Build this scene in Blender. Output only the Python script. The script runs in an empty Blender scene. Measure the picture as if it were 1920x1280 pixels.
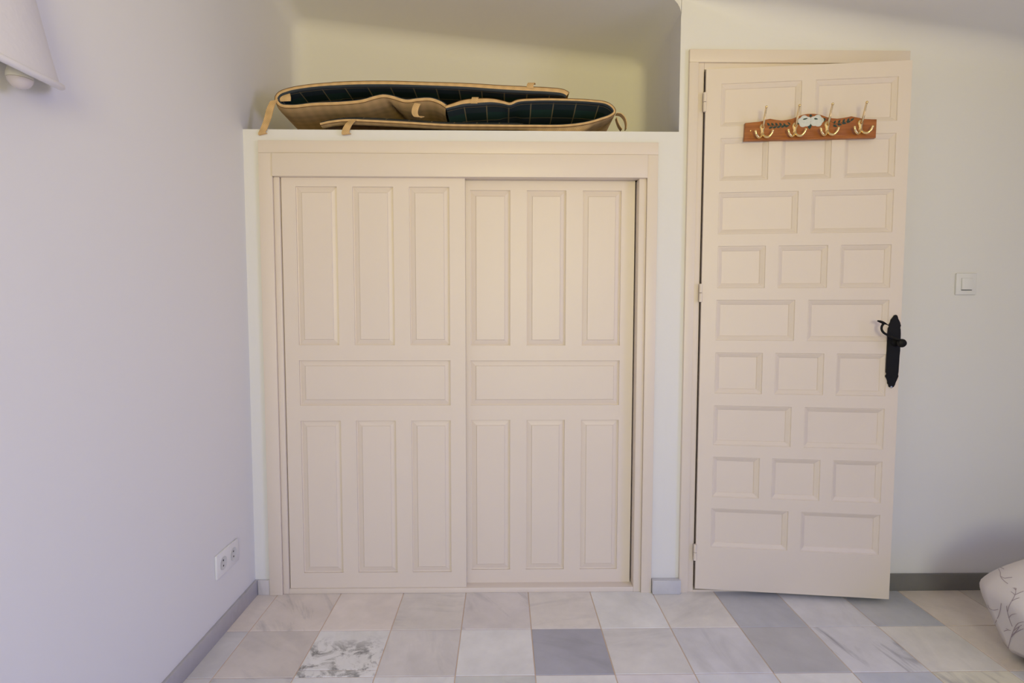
import bpy, bmesh, math, random
from mathutils import Vector, Matrix
random.seed(7)
scene = bpy.context.scene
C = scene.collection

# ------------------------------------------------------------------ camera
F_PX = 1043.226
CAM = Vector((0.9902, -2.1772, 1.1458))
YAW, PITCH, ROLL = -0.0158, 0.0614, 0.0011
def _rows():
    cy, sy = math.cos(YAW), math.sin(YAW)
    cp, sp = math.cos(PITCH), math.sin(PITCH)
    cr, sr = math.cos(ROLL), math.sin(ROLL)
    Y = Matrix(((cy, sy, 0), (-sy, cy, 0), (0, 0, 1)))
    P = Matrix(((1, 0, 0), (0, cp, -sp), (0, sp, cp)))
    R = Matrix(((cr, 0, sr), (0, 1, 0), (-sr, 0, cr)))
    return R @ P @ Y
ROWS = _rows()
RIGHT, FWD, UP = ROWS[0].copy(), ROWS[1].copy(), ROWS[2].copy()
cam_data = bpy.data.cameras.new('camera')
cam_data.sensor_width = 36.0
cam_data.lens = F_PX / 1920 * 36.0
cam_data.clip_start = 0.02
cam = bpy.data.objects.new('camera', cam_data)
m = Matrix.Identity(4)
for i in range(3):
    m[i][0], m[i][1], m[i][2], m[i][3] = RIGHT[i], UP[i], -FWD[i], CAM[i]
cam.matrix_world = m
C.objects.link(cam)
scene.camera = cam

# ------------------------------------------------------------------ world, daylight, exposure
vs = scene.view_settings
vs.view_transform = 'Standard'
vs.look = 'None'
vs.gamma = 1.0
vs.use_curve_mapping = False
vs.exposure = 0.0
world = bpy.data.worlds.new('world')
scene.world = world
world.use_nodes = True
world.node_tree.nodes['Background'].inputs[0].default_value = (0.62, 0.74, 1.0, 1)
world.node_tree.nodes['Background'].inputs[1].default_value = 0.12

ROOM_X, ROOM_Y = 4.0905, -4.2586
WIN1 = (-3.5, -2.2, 0.85, 1.95)       # opening in the right wall: y0, y1, z0, z1
WIN2 = (0.80, 1.90, 0.85, 2.05)        # window opening in the back wall
def area_light(name, loc, direction, sx, sy, power, color, spread=math.pi):
    d = bpy.data.lights.new(name, 'AREA')
    d.shape = 'RECTANGLE'; d.size = sx; d.size_y = sy
    d.energy = power; d.color = color; d.spread = spread
    o = bpy.data.objects.new(name, d)
    o.location = loc
    o.rotation_euler = Vector(direction).to_track_quat('-Z', 'Y').to_euler()
    C.objects.link(o)
    return o
# daylight entering by the two windows: sky (cool, falling) and sunlit garden (warm, rising)
SPREAD = math.radians(115)
LIGHTS = [
    ('window_sky_light', (ROOM_X + .02, -2.85, 1.40), (-1, .2, -.85), 1.2, 1.0, 19.6, (0.051, 0.133, 1.000)),
    ('window_garden_light', (ROOM_X + .02, -2.85, 1.38), (-1, .2, .45), 1.2, 1.0, 21.0, (0.800, 0.762, 1.000)),
    ('rear_window_sky_light', (1.35, ROOM_Y - .02, 1.45), (-.05, 1, -.85), 1.0, 1.1, 18.4, (0.413, 0.630, 1.000)),
    ('rear_window_garden_light', (1.35, ROOM_Y - .02, 1.43), (-.05, 1, .45), 1.0, 1.1, 31.2, (1.000, 0.788, 0.154)),
]
BASIS = None
for i, (nm, loc, d, sx, sy, pw, col) in enumerate(LIGHTS):
    if BASIS is None or BASIS == i: area_light(nm, loc, d, sx, sy, pw, col, SPREAD)

# ------------------------------------------------------------------ pixel -> point helpers (1920 x 1280 frame)
def ray(px, py):
    return (RIGHT * ((px - 960) / F_PX) + FWD - UP * ((py - 640) / F_PX))
def on_y(px, py, Y=0.0):
    r = ray(px, py); return CAM + r * ((Y - CAM.y) / r.y)
def on_x(px, py, X=0.0):
    r = ray(px, py); return CAM + r * ((X - CAM.x) / r.x)
def on_z(px, py, Z=0.0):
    r = ray(px, py); return CAM + r * ((Z - CAM.z) / r.z)

# ------------------------------------------------------------------ materials
def mat(name, color, rough=.6, spec=.5, metal=0.0):
    mt = bpy.data.materials.new(name); mt.use_nodes = True
    b = mt.node_tree.nodes['Principled BSDF']
    b.inputs['Base Color'].default_value = (*color, 1)
    b.inputs['Roughness'].default_value = rough
    b.inputs['Specular IOR Level'].default_value = spec
    b.inputs['Metallic'].default_value = metal
    return mt
def N(mt, typ, **kw):
    n = mt.node_tree.nodes.new(typ)
    for k, v in kw.items():
        if k in n.inputs.keys(): n.inputs[k].default_value = v
        else: setattr(n, k, v)
    return n
def L(mt, a, b): mt.node_tree.links.new(a, b)
def bsdf(mt): return mt.node_tree.nodes['Principled BSDF']
def noisy(name, c1, c2, scale=8, rough=.6, bump=.1, bscale=60, bdist=.002, spec=.5, detail=4):
    """paint with slight colour drift and fine relief, in object space"""
    mt = mat(name, c1, rough, spec)
    tc = N(mt, 'ShaderNodeTexCoord')
    n1 = N(mt, 'ShaderNodeTexNoise', Scale=scale, Detail=detail)
    mx = N(mt, 'ShaderNodeMix', data_type='RGBA')
    mx.inputs['A'].default_value = (*c1, 1); mx.inputs['B'].default_value = (*c2, 1)
    L(mt, tc.outputs['Object'], n1.inputs['Vector'])
    L(mt, n1.outputs['Fac'], mx.inputs['Factor'])
    L(mt, mx.outputs['Result'], bsdf(mt).inputs['Base Color'])
    n2 = N(mt, 'ShaderNodeTexNoise', Scale=bscale, Detail=3)
    bp = N(mt, 'ShaderNodeBump', Strength=bump, Distance=bdist)
    L(mt, tc.outputs['Object'], n2.inputs['Vector'])
    L(mt, n2.outputs['Fac'], bp.inputs['Height'])
    L(mt, bp.outputs['Normal'], bsdf(mt).inputs['Normal'])
    return mt
M = {}
M['wall'] = noisy('white_plaster', (.80, .795, .785), (.77, .765, .755), 1.3, .85, .25, 14, .004, .25)
M['cream'] = noisy('cream_paint', (.79, .70, .615), (.76, .675, .59), 3, .42, .12, 40, .0012, .45)
M['dark_gap'] = mat('dark_interior', (.03, .02, .015), .9, .1)
M['carcass'] = mat('wardrobe_interior', (.14, .085, .055), .8, .2)  # also colours the dark sheet put behind the door leaf
M['grout'] = noisy('grout', (.72, .58, .48), (.66, .51, .40), 12, .9, .2, 80, .001, .2)
M['plastic'] = mat('white_plastic', (.80, .80, .79), .35, .5)
M['socket_well'] = mat('socket_well', (.62, .63, .62), .45, .5)
M['black_hole'] = mat('pin_hole', (.02, .02, .02), .7, .2)  # also colours the painted shadow strip on the light switch
M['iron'] = noisy('black_iron', (.003, .003, .0035), (.005, .005, .005), 30, .5, .3, 90, .001, .2)
M['chrome'] = mat('bare_metal', (.6, .62, .63), .3, .5, 1)
M['brass'] = mat('brass', (.86, .66, .33), .16, .5, 1)
M['bulb_globe'] = mat('bulb_globe', (.60, .55, .55), .15, .6)
M['bulb_base'] = mat('bulb_base', (.80, .78, .72), .3, .5)
M['shade'] = noisy('lamp_plaster', (.80, .78, .77), (.77, .75, .735), 9, .8, .35, 35, .003, .2)
M['white_paint_flower'] = noisy('white_flower_paint', (.74, .76, .74), (.52, .57, .56), 120, .5, .1, 200, .0005)
M['leaf_paint'] = noisy('green_leaf_paint', (.006, .03, .022), (.015, .05, .035), 90, .45, .1, 200, .0005)
M['bed_frame'] = mat('bed_foot', (.02, .016, .015), .5, .4)
M['mattress'] = mat('mattress_ticking', (.72, .72, .74), .9, .1)
M['twig'] = mat('twig_print', (.40, .33, .36), .8, .1)
M['brown_piping'] = noisy('brown_binding', (.16, .075, .025), (.10, .05, .02), 60, .9, .2, 300, .0006, .1)

def wood_material():
    mt = mat('varnished_pine', (.45, .18, .045), .35, .5)
    tc = N(mt, 'ShaderNodeTexCoord')
    mp = N(mt, 'ShaderNodeMapping'); mp.inputs['Scale'].default_value = (3, 20, 30)
    n = N(mt, 'ShaderNodeTexNoise', Scale=3.0, Detail=6)
    cr = N(mt, 'ShaderNodeValToRGB')
    cr.color_ramp.elements[0].position = .3; cr.color_ramp.elements[0].color = (.25, .070, .010, 1)
    cr.color_ramp.elements[1].position = .7; cr.color_ramp.elements[1].color = (.42, .145, .028, 1)
    L(mt, tc.outputs['Object'], mp.inputs['Vector']); L(mt, mp.outputs['Vector'], n.inputs['Vector'])
    L(mt, n.outputs['Fac'], cr.inputs['Fac']); L(mt, cr.outputs['Color'], bsdf(mt).inputs['Base Color'])
    return mt
M['pine'] = wood_material()

def marble_material(name, patchy=False, object_tone=True, tone=(.5, .5, .5), rough=.28):
    """veined marble; tone comes from the object's own colour, vein strength from its alpha"""
    mt = mat(name, tone, rough, .5)
    tc = N(mt, 'ShaderNodeTexCoord'); oi = N(mt, 'ShaderNodeObjectInfo')
    mul = N(mt, 'ShaderNodeMath', operation='MULTIPLY'); mul.inputs[1].default_value = 57.0
    L(mt, oi.outputs['Random'], mul.inputs[0])
    comb = N(mt, 'ShaderNodeCombineXYZ')
    for k in 'XYZ': L(mt, mul.outputs[0], comb.inputs[k])
    rot = N(mt, 'ShaderNodeVectorRotate', rotation_type='Z_AXIS')
    L(mt, tc.outputs['Object'], rot.inputs['Vector']); L(mt, mul.outputs[0], rot.inputs['Angle'])
    add = N(mt, 'ShaderNodeVectorMath', operation='ADD')
    L(mt, rot.outputs['Vector'], add.inputs[0]); L(mt, comb.outputs['Vector'], add.inputs[1])
    mp = N(mt, 'ShaderNodeMapping'); mp.inputs['Scale'].default_value = (2.0, 8.0, 2.0)
    L(mt, add.outputs['Vector'], mp.inputs['Vector'])
    n1 = N(mt, 'ShaderNodeTexNoise', Scale=1.6, Detail=6, Roughness=.6, Distortion=.8)
    L(mt, mp.outputs['Vector'], n1.inputs['Vector'])
    n2 = N(mt, 'ShaderNodeTexNoise', Scale=6.0, Detail=6, Roughness=.62)
    L(mt, add.outputs['Vector'], n2.inputs['Vector'])
    r1 = N(mt, 'ShaderNodeMapRange'); r1.inputs['From Min'].default_value = .52; r1.inputs['From Max'].default_value = .72
    L(mt, n1.outputs['Fac'], r1.inputs['Value'])
    vs_ = N(mt, 'ShaderNodeMath', operation='MULTIPLY')
    L(mt, r1.outputs['Result'], vs_.inputs[0])
    base = N(mt, 'ShaderNodeMix', data_type='RGBA', blend_type='MULTIPLY')
    base.inputs['Factor'].default_value = 1
    r2 = N(mt, 'ShaderNodeMapRange'); r2.inputs['To Min'].default_value = .72; r2.inputs['To Max'].default_value = 1.22
    L(mt, n2.outputs['Fac'], r2.inputs['Value']); L(mt, r2.outputs['Result'], base.inputs['B'])
    if object_tone:
        L(mt, oi.outputs['Color'], base.inputs['A']); L(mt, oi.outputs['Alpha'], vs_.inputs[1])
    else:
        base.inputs['A'].default_value = (*tone, 1); vs_.inputs[1].default_value = .5
    mx = N(mt, 'ShaderNodeMix', data_type='RGBA')
    L(mt, vs_.outputs[0], mx.inputs['Factor']); L(mt, base.outputs['Result'], mx.inputs['A'])
    mx.inputs['B'].default_value = (.20, .20, .23, 1)
    out = mx.outputs['Result']
    if patchy:
        n3 = N(mt, 'ShaderNodeTexNoise', Scale=11.0, Detail=7, Roughness=.72, Distortion=.6)
        mp3 = N(mt, 'ShaderNodeMapping'); mp3.inputs['Location'].default_value = (3.17, 1.4, 0)
        L(mt, tc.outputs['Object'], mp3.inputs['Vector']); L(mt, mp3.outputs['Vector'], n3.inputs['Vector'])
        r3 = N(mt, 'ShaderNodeMapRange'); r3.inputs['From Min'].default_value = .50; r3.inputs['From Max'].default_value = .60
        L(mt, n3.outputs['Fac'], r3.inputs['Value'])
        # the dark patch keeps clear of the far rim of the tile
        sx = N(mt, 'ShaderNodeSeparateXYZ'); L(mt, tc.outputs['Object'], sx.inputs[0])
        r4 = N(mt, 'ShaderNodeMapRange'); r4.inputs['From Min'].default_value = .08; r4.inputs['From Max'].default_value = -.02
        L(mt, sx.outputs['Y'], r4.inputs['Value'])
        mm = N(mt, 'ShaderNodeMath', operation='MULTIPLY'); L(mt, r3.outputs['Result'], mm.inputs[0]); L(mt, r4.outputs['Result'], mm.inputs[1])
        m2 = N(mt, 'ShaderNodeMath', operation='MULTIPLY'); L(mt, mm.outputs[0], m2.inputs[0]); m2.inputs[1].default_value = .85
        mx2 = N(mt, 'ShaderNodeMix', data_type='RGBA'); L(mt, m2.outputs[0], mx2.inputs['Factor'])
        L(mt, out, mx2.inputs['A']); mx2.inputs['B'].default_value = (.13, .13, .125, 1); out = mx2.outputs['Result']
    L(mt, out, bsdf(mt).inputs['Base Color'])
    return mt
M['marble'] = marble_material('floor_marble')
M['marble_patchy'] = marble_material('floor_marble_dark_patches', True)
M['skirting'] = marble_material('grey_skirting_marble', False, True, (.22, .225, .235), .4)

def woven_material():
    mt = mat('beige_woven_cotton', (.56, .37, .17), .9, .1)
    uv = N(mt, 'ShaderNodeUVMap')
    sep = N(mt, 'ShaderNodeSeparateXYZ'); L(mt, uv.outputs['UV'], sep.inputs[0])
    outs = []
    for ax, sc in (('X', 900.0), ('Y', 900.0)):
        a = N(mt, 'ShaderNodeMath', operation='MULTIPLY'); a.inputs[1].default_value = sc; L(mt, sep.outputs[ax], a.inputs[0])
        s = N(mt, 'ShaderNodeMath', operation='SINE'); L(mt, a.outputs[0], s.inputs[0]); outs.append(s)
    mu = N(mt, 'ShaderNodeMath', operation='MULTIPLY'); L(mt, outs[0].outputs[0], mu.inputs[0]); L(mt, outs[1].outputs[0], mu.inputs[1])
    r = N(mt, 'ShaderNodeMapRange'); r.inputs['From Min'].default_value = -1; L(mt, mu.outputs[0], r.inputs['Value'])
    # slow checks woven into the cloth
    ck = []
    for ax in 'XY':
        a = N(mt, 'ShaderNodeMath', operation='MULTIPLY'); a.inputs[1].default_value = 170.0; L(mt, sep.outputs[ax], a.inputs[0])
        s = N(mt, 'ShaderNodeMath', operation='SINE'); L(mt, a.outputs[0], s.inputs[0]); ck.append(s)
    sm = N(mt, 'ShaderNodeMath', operation='ADD'); L(mt, ck[0].outputs[0], sm.inputs[0]); L(mt, ck[1].outputs[0], sm.inputs[1])
    rk = N(mt, 'ShaderNodeMapRange'); rk.inputs['From Min'].default_value = -2; rk.inputs['From Max'].default_value = 2
    rk.inputs['To Min'].default_value = .86; rk.inputs['To Max'].default_value = 1.08; L(mt, sm.outputs[0], rk.inputs['Value'])
    cr = N(mt, 'ShaderNodeMix', data_type='RGBA'); L(mt, r.outputs['Result'], cr.inputs['Factor'])
    cr.inputs['A'].default_value = (.60, .385, .175, 1); cr.inputs['B'].default_value = (.72, .50, .26, 1)
    ml = N(mt, 'ShaderNodeMix', data_type='RGBA', blend_type='MULTIPLY'); ml.inputs['Factor'].default_value = 1
    L(mt, cr.outputs['Result'], ml.inputs['A']); L(mt, rk.outputs['Result'], ml.inputs['B'])
    L(mt, ml.outputs['Result'], bsdf(mt).inputs['Base Color'])
    bp = N(mt, 'ShaderNodeBump', Strength=.4, Distance=.0008); L(mt, mu.outputs[0], bp.inputs['Height'])
    L(mt, bp.outputs['Normal'], bsdf(mt).inputs['Normal'])
    return mt
M['woven'] = woven_material()

def plaid_material():
    mt = mat('dark_green_plaid', (.02, .05, .04), .85, .15)
    uv = N(mt, 'ShaderNodeUVMap')
    sep = N(mt, 'ShaderNodeSeparateXYZ'); L(mt, uv.outputs['UV'], sep.inputs[0])
    def band(ax, period, width, off=0.0):
        a = N(mt, 'ShaderNodeMath', operation='ADD'); a.inputs[1].default_value = off; L(mt, sep.outputs[ax], a.inputs[0])
        d = N(mt, 'ShaderNodeMath', operation='DIVIDE'); d.inputs[1].default_value = period; L(mt, a.outputs[0], d.inputs[0])
        f = N(mt, 'ShaderNodeMath', operation='FRACT'); L(mt, d.outputs[0], f.inputs[0])
        l = N(mt, 'ShaderNodeMath', operation='LESS_THAN'); l.inputs[1].default_value = width / period; L(mt, f.outputs[0], l.inputs[0])
        return l.outputs[0]
    # alternating green and near-black bands
    base = None
    m1 = N(mt, 'ShaderNodeMix', data_type='RGBA'); L(mt, band('X', .176, .088, .02), m1.inputs['Factor'])
    m1.inputs['A'].default_value = (.016, .036, .034, 1); m1.inputs['B'].default_value = (.026, .062, .055, 1)
    m2 = N(mt, 'ShaderNodeMix', data_type='RGBA'); L(mt, band('Y', .11, .055), m2.inputs['Factor'])
    L(mt, m1.outputs['Result'], m2.inputs['A']); m2.inputs['B'].default_value = (.03, .045, .055, 1)
    mxv = N(mt, 'ShaderNodeMath', operation='MAXIMUM'); L(mt, band('X', .088, .0045, .02), mxv.inputs[0]); L(mt, band('Y', .095, .004, .08), mxv.inputs[1])
    sc = N(mt, 'ShaderNodeMath', operation='MULTIPLY'); sc.inputs[1].default_value = .8; L(mt, mxv.outputs[0], sc.inputs[0])
    m3 = N(mt, 'ShaderNodeMix', data_type='RGBA'); L(mt, sc.outputs[0], m3.inputs['Factor'])
    L(mt, m2.outputs['Result'], m3.inputs['A']); m3.inputs['B'].default_value = (.30, .24, .13, 1)
    hem = N(mt, 'ShaderNodeMath', operation='LESS_THAN'); hem.inputs[1].default_value = .0; L(mt, sep.outputs['Y'], hem.inputs[0])
    m4 = N(mt, 'ShaderNodeMix', data_type='RGBA'); L(mt, hem.outputs[0], m4.inputs['Factor'])
    L(mt, m3.outputs['Result'], m4.inputs['A']); m4.inputs['B'].default_value = (.055, .065, .075, 1)
    L(mt, m4.outputs['Result'], bsdf(mt).inputs['Base Color'])
    return mt
M['plaid'] = plaid_material()
M['bedspread'] = noisy('bedspread_cotton', (.80, .76, .76), (.75, .71, .70), 6, .75, .15, 30, .003, .2)

# ------------------------------------------------------------------ object helpers
def link_mesh(name, bm, material, parent=None, smooth=False, angle=40):
    bmesh.ops.recalc_face_normals(bm, faces=bm.faces)
    me = bpy.data.meshes.new(name); bm.to_mesh(me); bm.free()
    if material: me.materials.append(material)
    if smooth:
        me.polygons.foreach_set('use_smooth', [True] * len(me.polygons))
        me.set_sharp_from_angle(angle=math.radians(angle))
    o = bpy.data.objects.new(name, me); C.objects.link(o)
    if parent: o.parent = parent
    return o
def empty(name, loc=(0, 0, 0), rz=0.0):
    o = bpy.data.objects.new(name, None); C.objects.link(o)
    o.location = loc; o.rotation_euler = (0, 0, rz); o.empty_display_size = .05
    return o
def tag(o, label=None, cat=None, group=None, kind=None):
    if label: o['label'] = label
    if cat: o['category'] = cat
    if group: o['group'] = group
    if kind: o['kind'] = kind
    return o
def box(bm, x0, x1, y0, y1, z0, z1, bevel=0.0, seg=2):
    vs_ = [bm.verts.new((x, y, z)) for x in (x0, x1) for y in (y0, y1) for z in (z0, z1)]
    q = [(0, 1, 3, 2), (4, 6, 7, 5), (0, 4, 5, 1), (2, 3, 7, 6), (0, 2, 6, 4), (1, 5, 7, 3)]
    fs = [bm.faces.new([vs_[i] for i in f]) for f in q]
    if bevel:
        es = {e for f in fs for e in f.edges}
        bmesh.ops.bevel(bm, geom=list(es), offset=bevel, segments=seg, affect='EDGES', profile=.5)
def box_obj(name, dims, material, parent=None, bevel=0.002):
    bm = bmesh.new(); box(bm, *dims, bevel=bevel); return link_mesh(name, bm, material, parent, bevel > 0, 30)
def cr_points(pts, n):
    """Catmull-Rom through pts, n samples, by chord length"""
    P = [Vector(p) for p in pts]
    d = [0.0]
    for a, b in zip(P, P[1:]): d.append(d[-1] + max((b - a).length, 1e-6))
    out = []
    j = 0
    for i in range(n):
        t = d[-1] * i / (n - 1)
        while j < len(P) - 2 and t > d[j + 1]: j += 1
        p1, p2 = P[j], P[j + 1]
        p0 = P[j - 1] if j > 0 else p1 * 2 - p2
        p3 = P[j + 2] if j + 2 < len(P) else p2 * 2 - p1
        h = d[j + 1] - d[j]; u = (t - d[j]) / h
        h0 = (d[j] - d[j - 1]) if j > 0 else h
        h2 = (d[j + 2] - d[j + 1]) if j + 2 < len(P) else h
        m1 = ((p2 - p1) / h + (p1 - p0) / h0) * .5 * h
        m2 = ((p2 - p1) / h + (p3 - p2) / h2) * .5 * h
        out.append(p1 * (2*u**3 - 3*u*u + 1) + m1 * (u**3 - 2*u*u + u) + p2 * (-2*u**3 + 3*u*u) + m2 * (u**3 - u*u))
    return out
def tube(bm, pts, rad, seg=10, caps=True, flat=None):
    """swept circle; rad a number or a list; flat=(axis vector, factor) squashes the section"""
    n = len(pts); P = [Vector(p) for p in pts]
    if not hasattr(rad, '__len__'): rad = [rad] * n
    t0 = (P[1] - P[0]).normalized()
    ref = Vector((0, 0, 1)) if abs(t0.z) < .9 else Vector((1, 0, 0))
    nrm = (ref - t0 * ref.dot(t0)).normalized()
    rings = []
    for i in range(n):
        t = (P[min(i + 1, n - 1)] - P[max(i - 1, 0)]).normalized()
        nrm = (nrm - t * nrm.dot(t)).normalized(); b = t.cross(nrm)
        ring = []
        for k in range(seg):
            a = 2 * math.pi * k / seg
            v = nrm * math.cos(a) * rad[i] + b * math.sin(a) * rad[i]
            if flat: v -= flat[0] * v.dot(flat[0]) * (1 - flat[1])
            ring.append(bm.verts.new(P[i] + v))
        rings.append(ring)
    for a, b in zip(rings, rings[1:]):
        for k in range(seg): bm.faces.new((a[k], a[(k + 1) % seg], b[(k + 1) % seg], b[k]))
    if caps:
        bm.faces.new(rings[0][::-1]); bm.faces.new(rings[-1])
def lathe(bm, prof, seg=24, axis='z', origin=(0, 0, 0)):
    """prof: (radius, height) pairs from one pole to the other"""
    O = Vector(origin); rings = []
    for r, h in prof:
        ring = []
        for k in range(seg if r > 1e-6 else 1):
            a = 2 * math.pi * k / seg
            c, s = r * math.cos(a), r * math.sin(a)
            v = {'z': (c, s, h), 'y': (c, h, s), 'x': (h, c, s)}[axis]
            ring.append(bm.verts.new(O + Vector(v)))
        rings.append(ring)
    for a, b in zip(rings, rings[1:]):
        for k in range(seg):
            q = [a[k % len(a)], a[(k + 1) % len(a)], b[(k + 1) % len(b)], b[k % len(b)]]
            q = list(dict.fromkeys(q))
            if len(q) > 2: bm.faces.new(q)
def prism(bm, outline, y0, y1, bevel=0):
    """outline: (x, z) polygon, extruded from y0 (front) to y1"""
    f = [bm.verts.new((x, y0, z)) for x, z in outline]; b = [bm.verts.new((x, y1, z)) for x, z in outline]
    n = len(f)
    ff = bm.faces.new(f); bm.faces.new(b[::-1])
    for i in range(n): bm.faces.new((f[i], b[i], b[(i + 1) % n], f[(i + 1) % n]))
    if bevel: bmesh.ops.bevel(bm, geom=list(ff.edges), offset=bevel, segments=2, affect='EDGES', profile=.5)
def slab_with_holes(bm, x0, x1, z0, z1, yf, yb, holes, hole_depth, closed_back=True):
    """board in the xz-plane, front at yf (towards -y) and back at yb, with rectangular sinkings"""
    xs = sorted({x0, x1, *[h[0] for h in holes], *[h[1] for h in holes]})
    zs = sorted({z0, z1, *[h[2] for h in holes], *[h[3] for h in holes]})
    vc = {}
    def V(x, y, z):
        k = (round(x, 6), round(y, 6), round(z, 6))
        if k not in vc: vc[k] = bm.verts.new((x, y, z))
        return vc[k]
    for i in range(len(xs) - 1):
        for j in range(len(zs) - 1):
            cx, cz = (xs[i] + xs[i + 1]) / 2, (zs[j] + zs[j + 1]) / 2
            if any(h[0] < cx < h[1] and h[2] < cz < h[3] for h in holes): continue
            bm.faces.new((V(xs[i], yf, zs[j]), V(xs[i + 1], yf, zs[j]), V(xs[i + 1], yf, zs[j + 1]), V(xs[i], yf, zs[j + 1])))
    for a, b, c, d in holes:
        yd = yf + hole_depth
        p = [(a, c), (b, c), (b, d), (a, d)]
        for k in range(4):
            q, r = p[k], p[(k + 1) % 4]
            bm.faces.new((V(q[0], yf, q[1]), V(r[0], yf, r[1]), V(r[0], yd, r[1]), V(q[0], yd, q[1])))
    p = [(x0, z0), (x1, z0), (x1, z1), (x0, z1)]
    for k in range(4):
        q, r = p[k], p[(k + 1) % 4]
        bm.faces.new([bm.verts.new(c) for c in ((q[0], yf, q[1]), (q[0], yb, q[1]), (r[0], yb, r[1]), (r[0], yf, r[1]))])
    if closed_back:
        bm.faces.new([bm.verts.new((x, yb, z)) for x, z in p])
def panel_mesh(bm, x0, x1, z0, z1, y, steps):
    """panel filling a sinking: steps = (inset, depth behind y) loops, last one is the field"""
    loops = []
    for ins, dep in steps:
        loops.append([bm.verts.new(c) for c in ((x0 + ins, y + dep, z0 + ins), (x1 - ins, y + dep, z0 + ins), (x1 - ins, y + dep, z1 - ins), (x0 + ins, y + dep, z1 - ins))])
    for a, b in zip(loops, loops[1:]):
        for k in range(4): bm.faces.new((a[k], a[(k + 1) % 4], b[(k + 1) % 4], b[k]))
    bm.faces.new(loops[-1])
    bk = [bm.verts.new((x, y + .02, z)) for x, z in ((x0, z0), (x1, z0), (x1, z1), (x0, z1))]
    for k in range(4): bm.faces.new((loops[0][k], bk[k], bk[(k + 1) % 4], loops[0][(k + 1) % 4]))
    bm.faces.new(bk[::-1])

# ================================================================== SETTING
SHELF_Z = 1.8204
NICHE_X = 1.6664
D_NICHE = .5 * (on_x(556, 140, 0).y + on_x(1207, 180, NICHE_X).y)
# ceiling line where it meets the front wall: slopes down to the right
_p, _q = on_y(1357, 7), on_y(1913, 92)
CSL = (_q.z - _p.z) / (_q.x - _p.x)
def ceil_z(x):
    x = min(x, 2.95)
    return _p.z + CSL * (x - _p.x)

# ---- floor: grout bed, marble tiles
TS, TX0, TY1 = .25, .0905, -.2586
floor = box_obj('floor', (-.1, ROOM_X + .1, ROOM_Y - .1, .7, -.08, -.0022), M['grout'], None, 0)
tag(floor, 'floor of polished grey and white marble tiles with peach grout', 'floor', kind='structure')
def tile_mesh(w, d):
    bm = bmesh.new(); g = .0016
    box(bm, -w/2 + g, w/2 - g, -d/2 + g, d/2 - g, -.012, 0)
    top = [f for f in bm.faces if f.calc_center_median().z > -.001]
    bmesh.ops.bevel(bm, geom=list({e for f in top for e in f.edges}), offset=.0012, segments=1, affect='EDGES')
    bmesh.ops.recalc_face_normals(bm, faces=bm.faces)
    me = bpy.data.meshes.new('tile'); bm.to_mesh(me); bm.free(); me.materials.append(M['marble'])
    return me
W_, G_, P_ = (.62, .58, .56), (.47, .46, .46), (.55, .50, .46)
LB, BG, DB, MG, WH, BE = (.52, .52, .54), (.38, .39, .42), (.30, .305, .35), (.38, .38, .39), (.66, .62, .60), (.56, .50, .44)
known = {   # (row, column): (tone, vein strength); column 0 is the cut strip along the left wall
    (0, 0): (P_, .1), (0, 1): (P_, .55), (0, 2): ((.58, .53, .49), .05), (0, 3): ((.53, .50, .47), .3), (0, 4): ((.52, .49, .48), .35),
    (0, 5): ((.56, .53, .50), .2), (0, 6): ((.63, .59, .57), .08), (0, 7): ((.55, .53, .50), .15), (0, 8): (BG, .1), (0, 9): (LB, .15),
    (0, 10): (BG, .15), (0, 11): (BE, .1), (0, 12): ((.46, .42, .37), .1), (0, 13): (BE, .1),
    (1, 0): (G_, .1), (1, 1): ((.50, .46, .43), .15), (1, 2): ((.62, .60, .57), .1), (1, 3): ((.50, .48, .47), .15), (1, 4): (WH, .03),
    (1, 5): (DB, .25), (1, 6): ((.52, .51, .50), .15), (1, 7): ((.50, .50, .52), .2), (1, 8): (MG, .1), (1, 9): (LB, .9),
    (1, 10): ((.57, .55, .52), .1), (1, 11): (BE, .1), (1, 12): ((.50, .45, .38), .15), (1, 13): (BE, .1),
    (2, 0): (G_, .1), (2, 1): (G_, .9), (2, 2): (WH, .1), (2, 3): (WH, .1), (2, 4): ((.48, .49, .48), .3), (2, 5): ((.66, .64, .65), .05),
    (2, 6): ((.58, .56, .59), .1), (2, 7): ((.52, .53, .56), .15), (2, 8): ((.60, .58, .57), .1), (2, 9): ((.44, .46, .51), .1),
    (2, 10): ((.60, .56, .48), .6), (2, 11): (LB, .3), (2, 12): (BE, .2),
}
sizes = {}
ncol, nrow = 17, 17
for r in range(nrow):
    y1 = 0.0 if r == 0 else TY1 - TS * (r - 1)
    y0 = TY1 - TS * r if r else TY1
    for c in range(ncol):
        x0 = 0.0 if c == 0 else TX0 + TS * (c - 1)
        x1 = TX0 + TS * c
        pieces = [(x0, x1, y0, y1)]
        if (r, c) == (1, 2): pieces = [(x0, x1, y0 + .034, y1), (x0, x1, y0, y0 + .034)]      # broken tile with a cut-in strip
        for pi, (a, b, e, f) in enumerate(pieces):
            k = (round(b - a, 4), round(f - e, 4))
            if k not in sizes: sizes[k] = tile_mesh(*k)
            o = bpy.data.objects.new('tile', sizes[k]); C.objects.link(o); o.parent = floor
            o.location = ((a + b) / 2, (e + f) / 2, 0)
            tone, vein = known.get((r, c), (random.choice([W_, G_, P_, LB, BG, MG, WH, BE]), random.uniform(.05, .5)))
            o.color = (*[min(.84, t * 1.45) for t in tone], vein)
            if (r, c) == (1, 2):
                o.data = o.data.copy(); o.data.materials.clear(); o.data.materials.append(M['marble_patchy'])
                if pi == 0: o['label'] = 'white marble tile with dark mottled patches'

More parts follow.
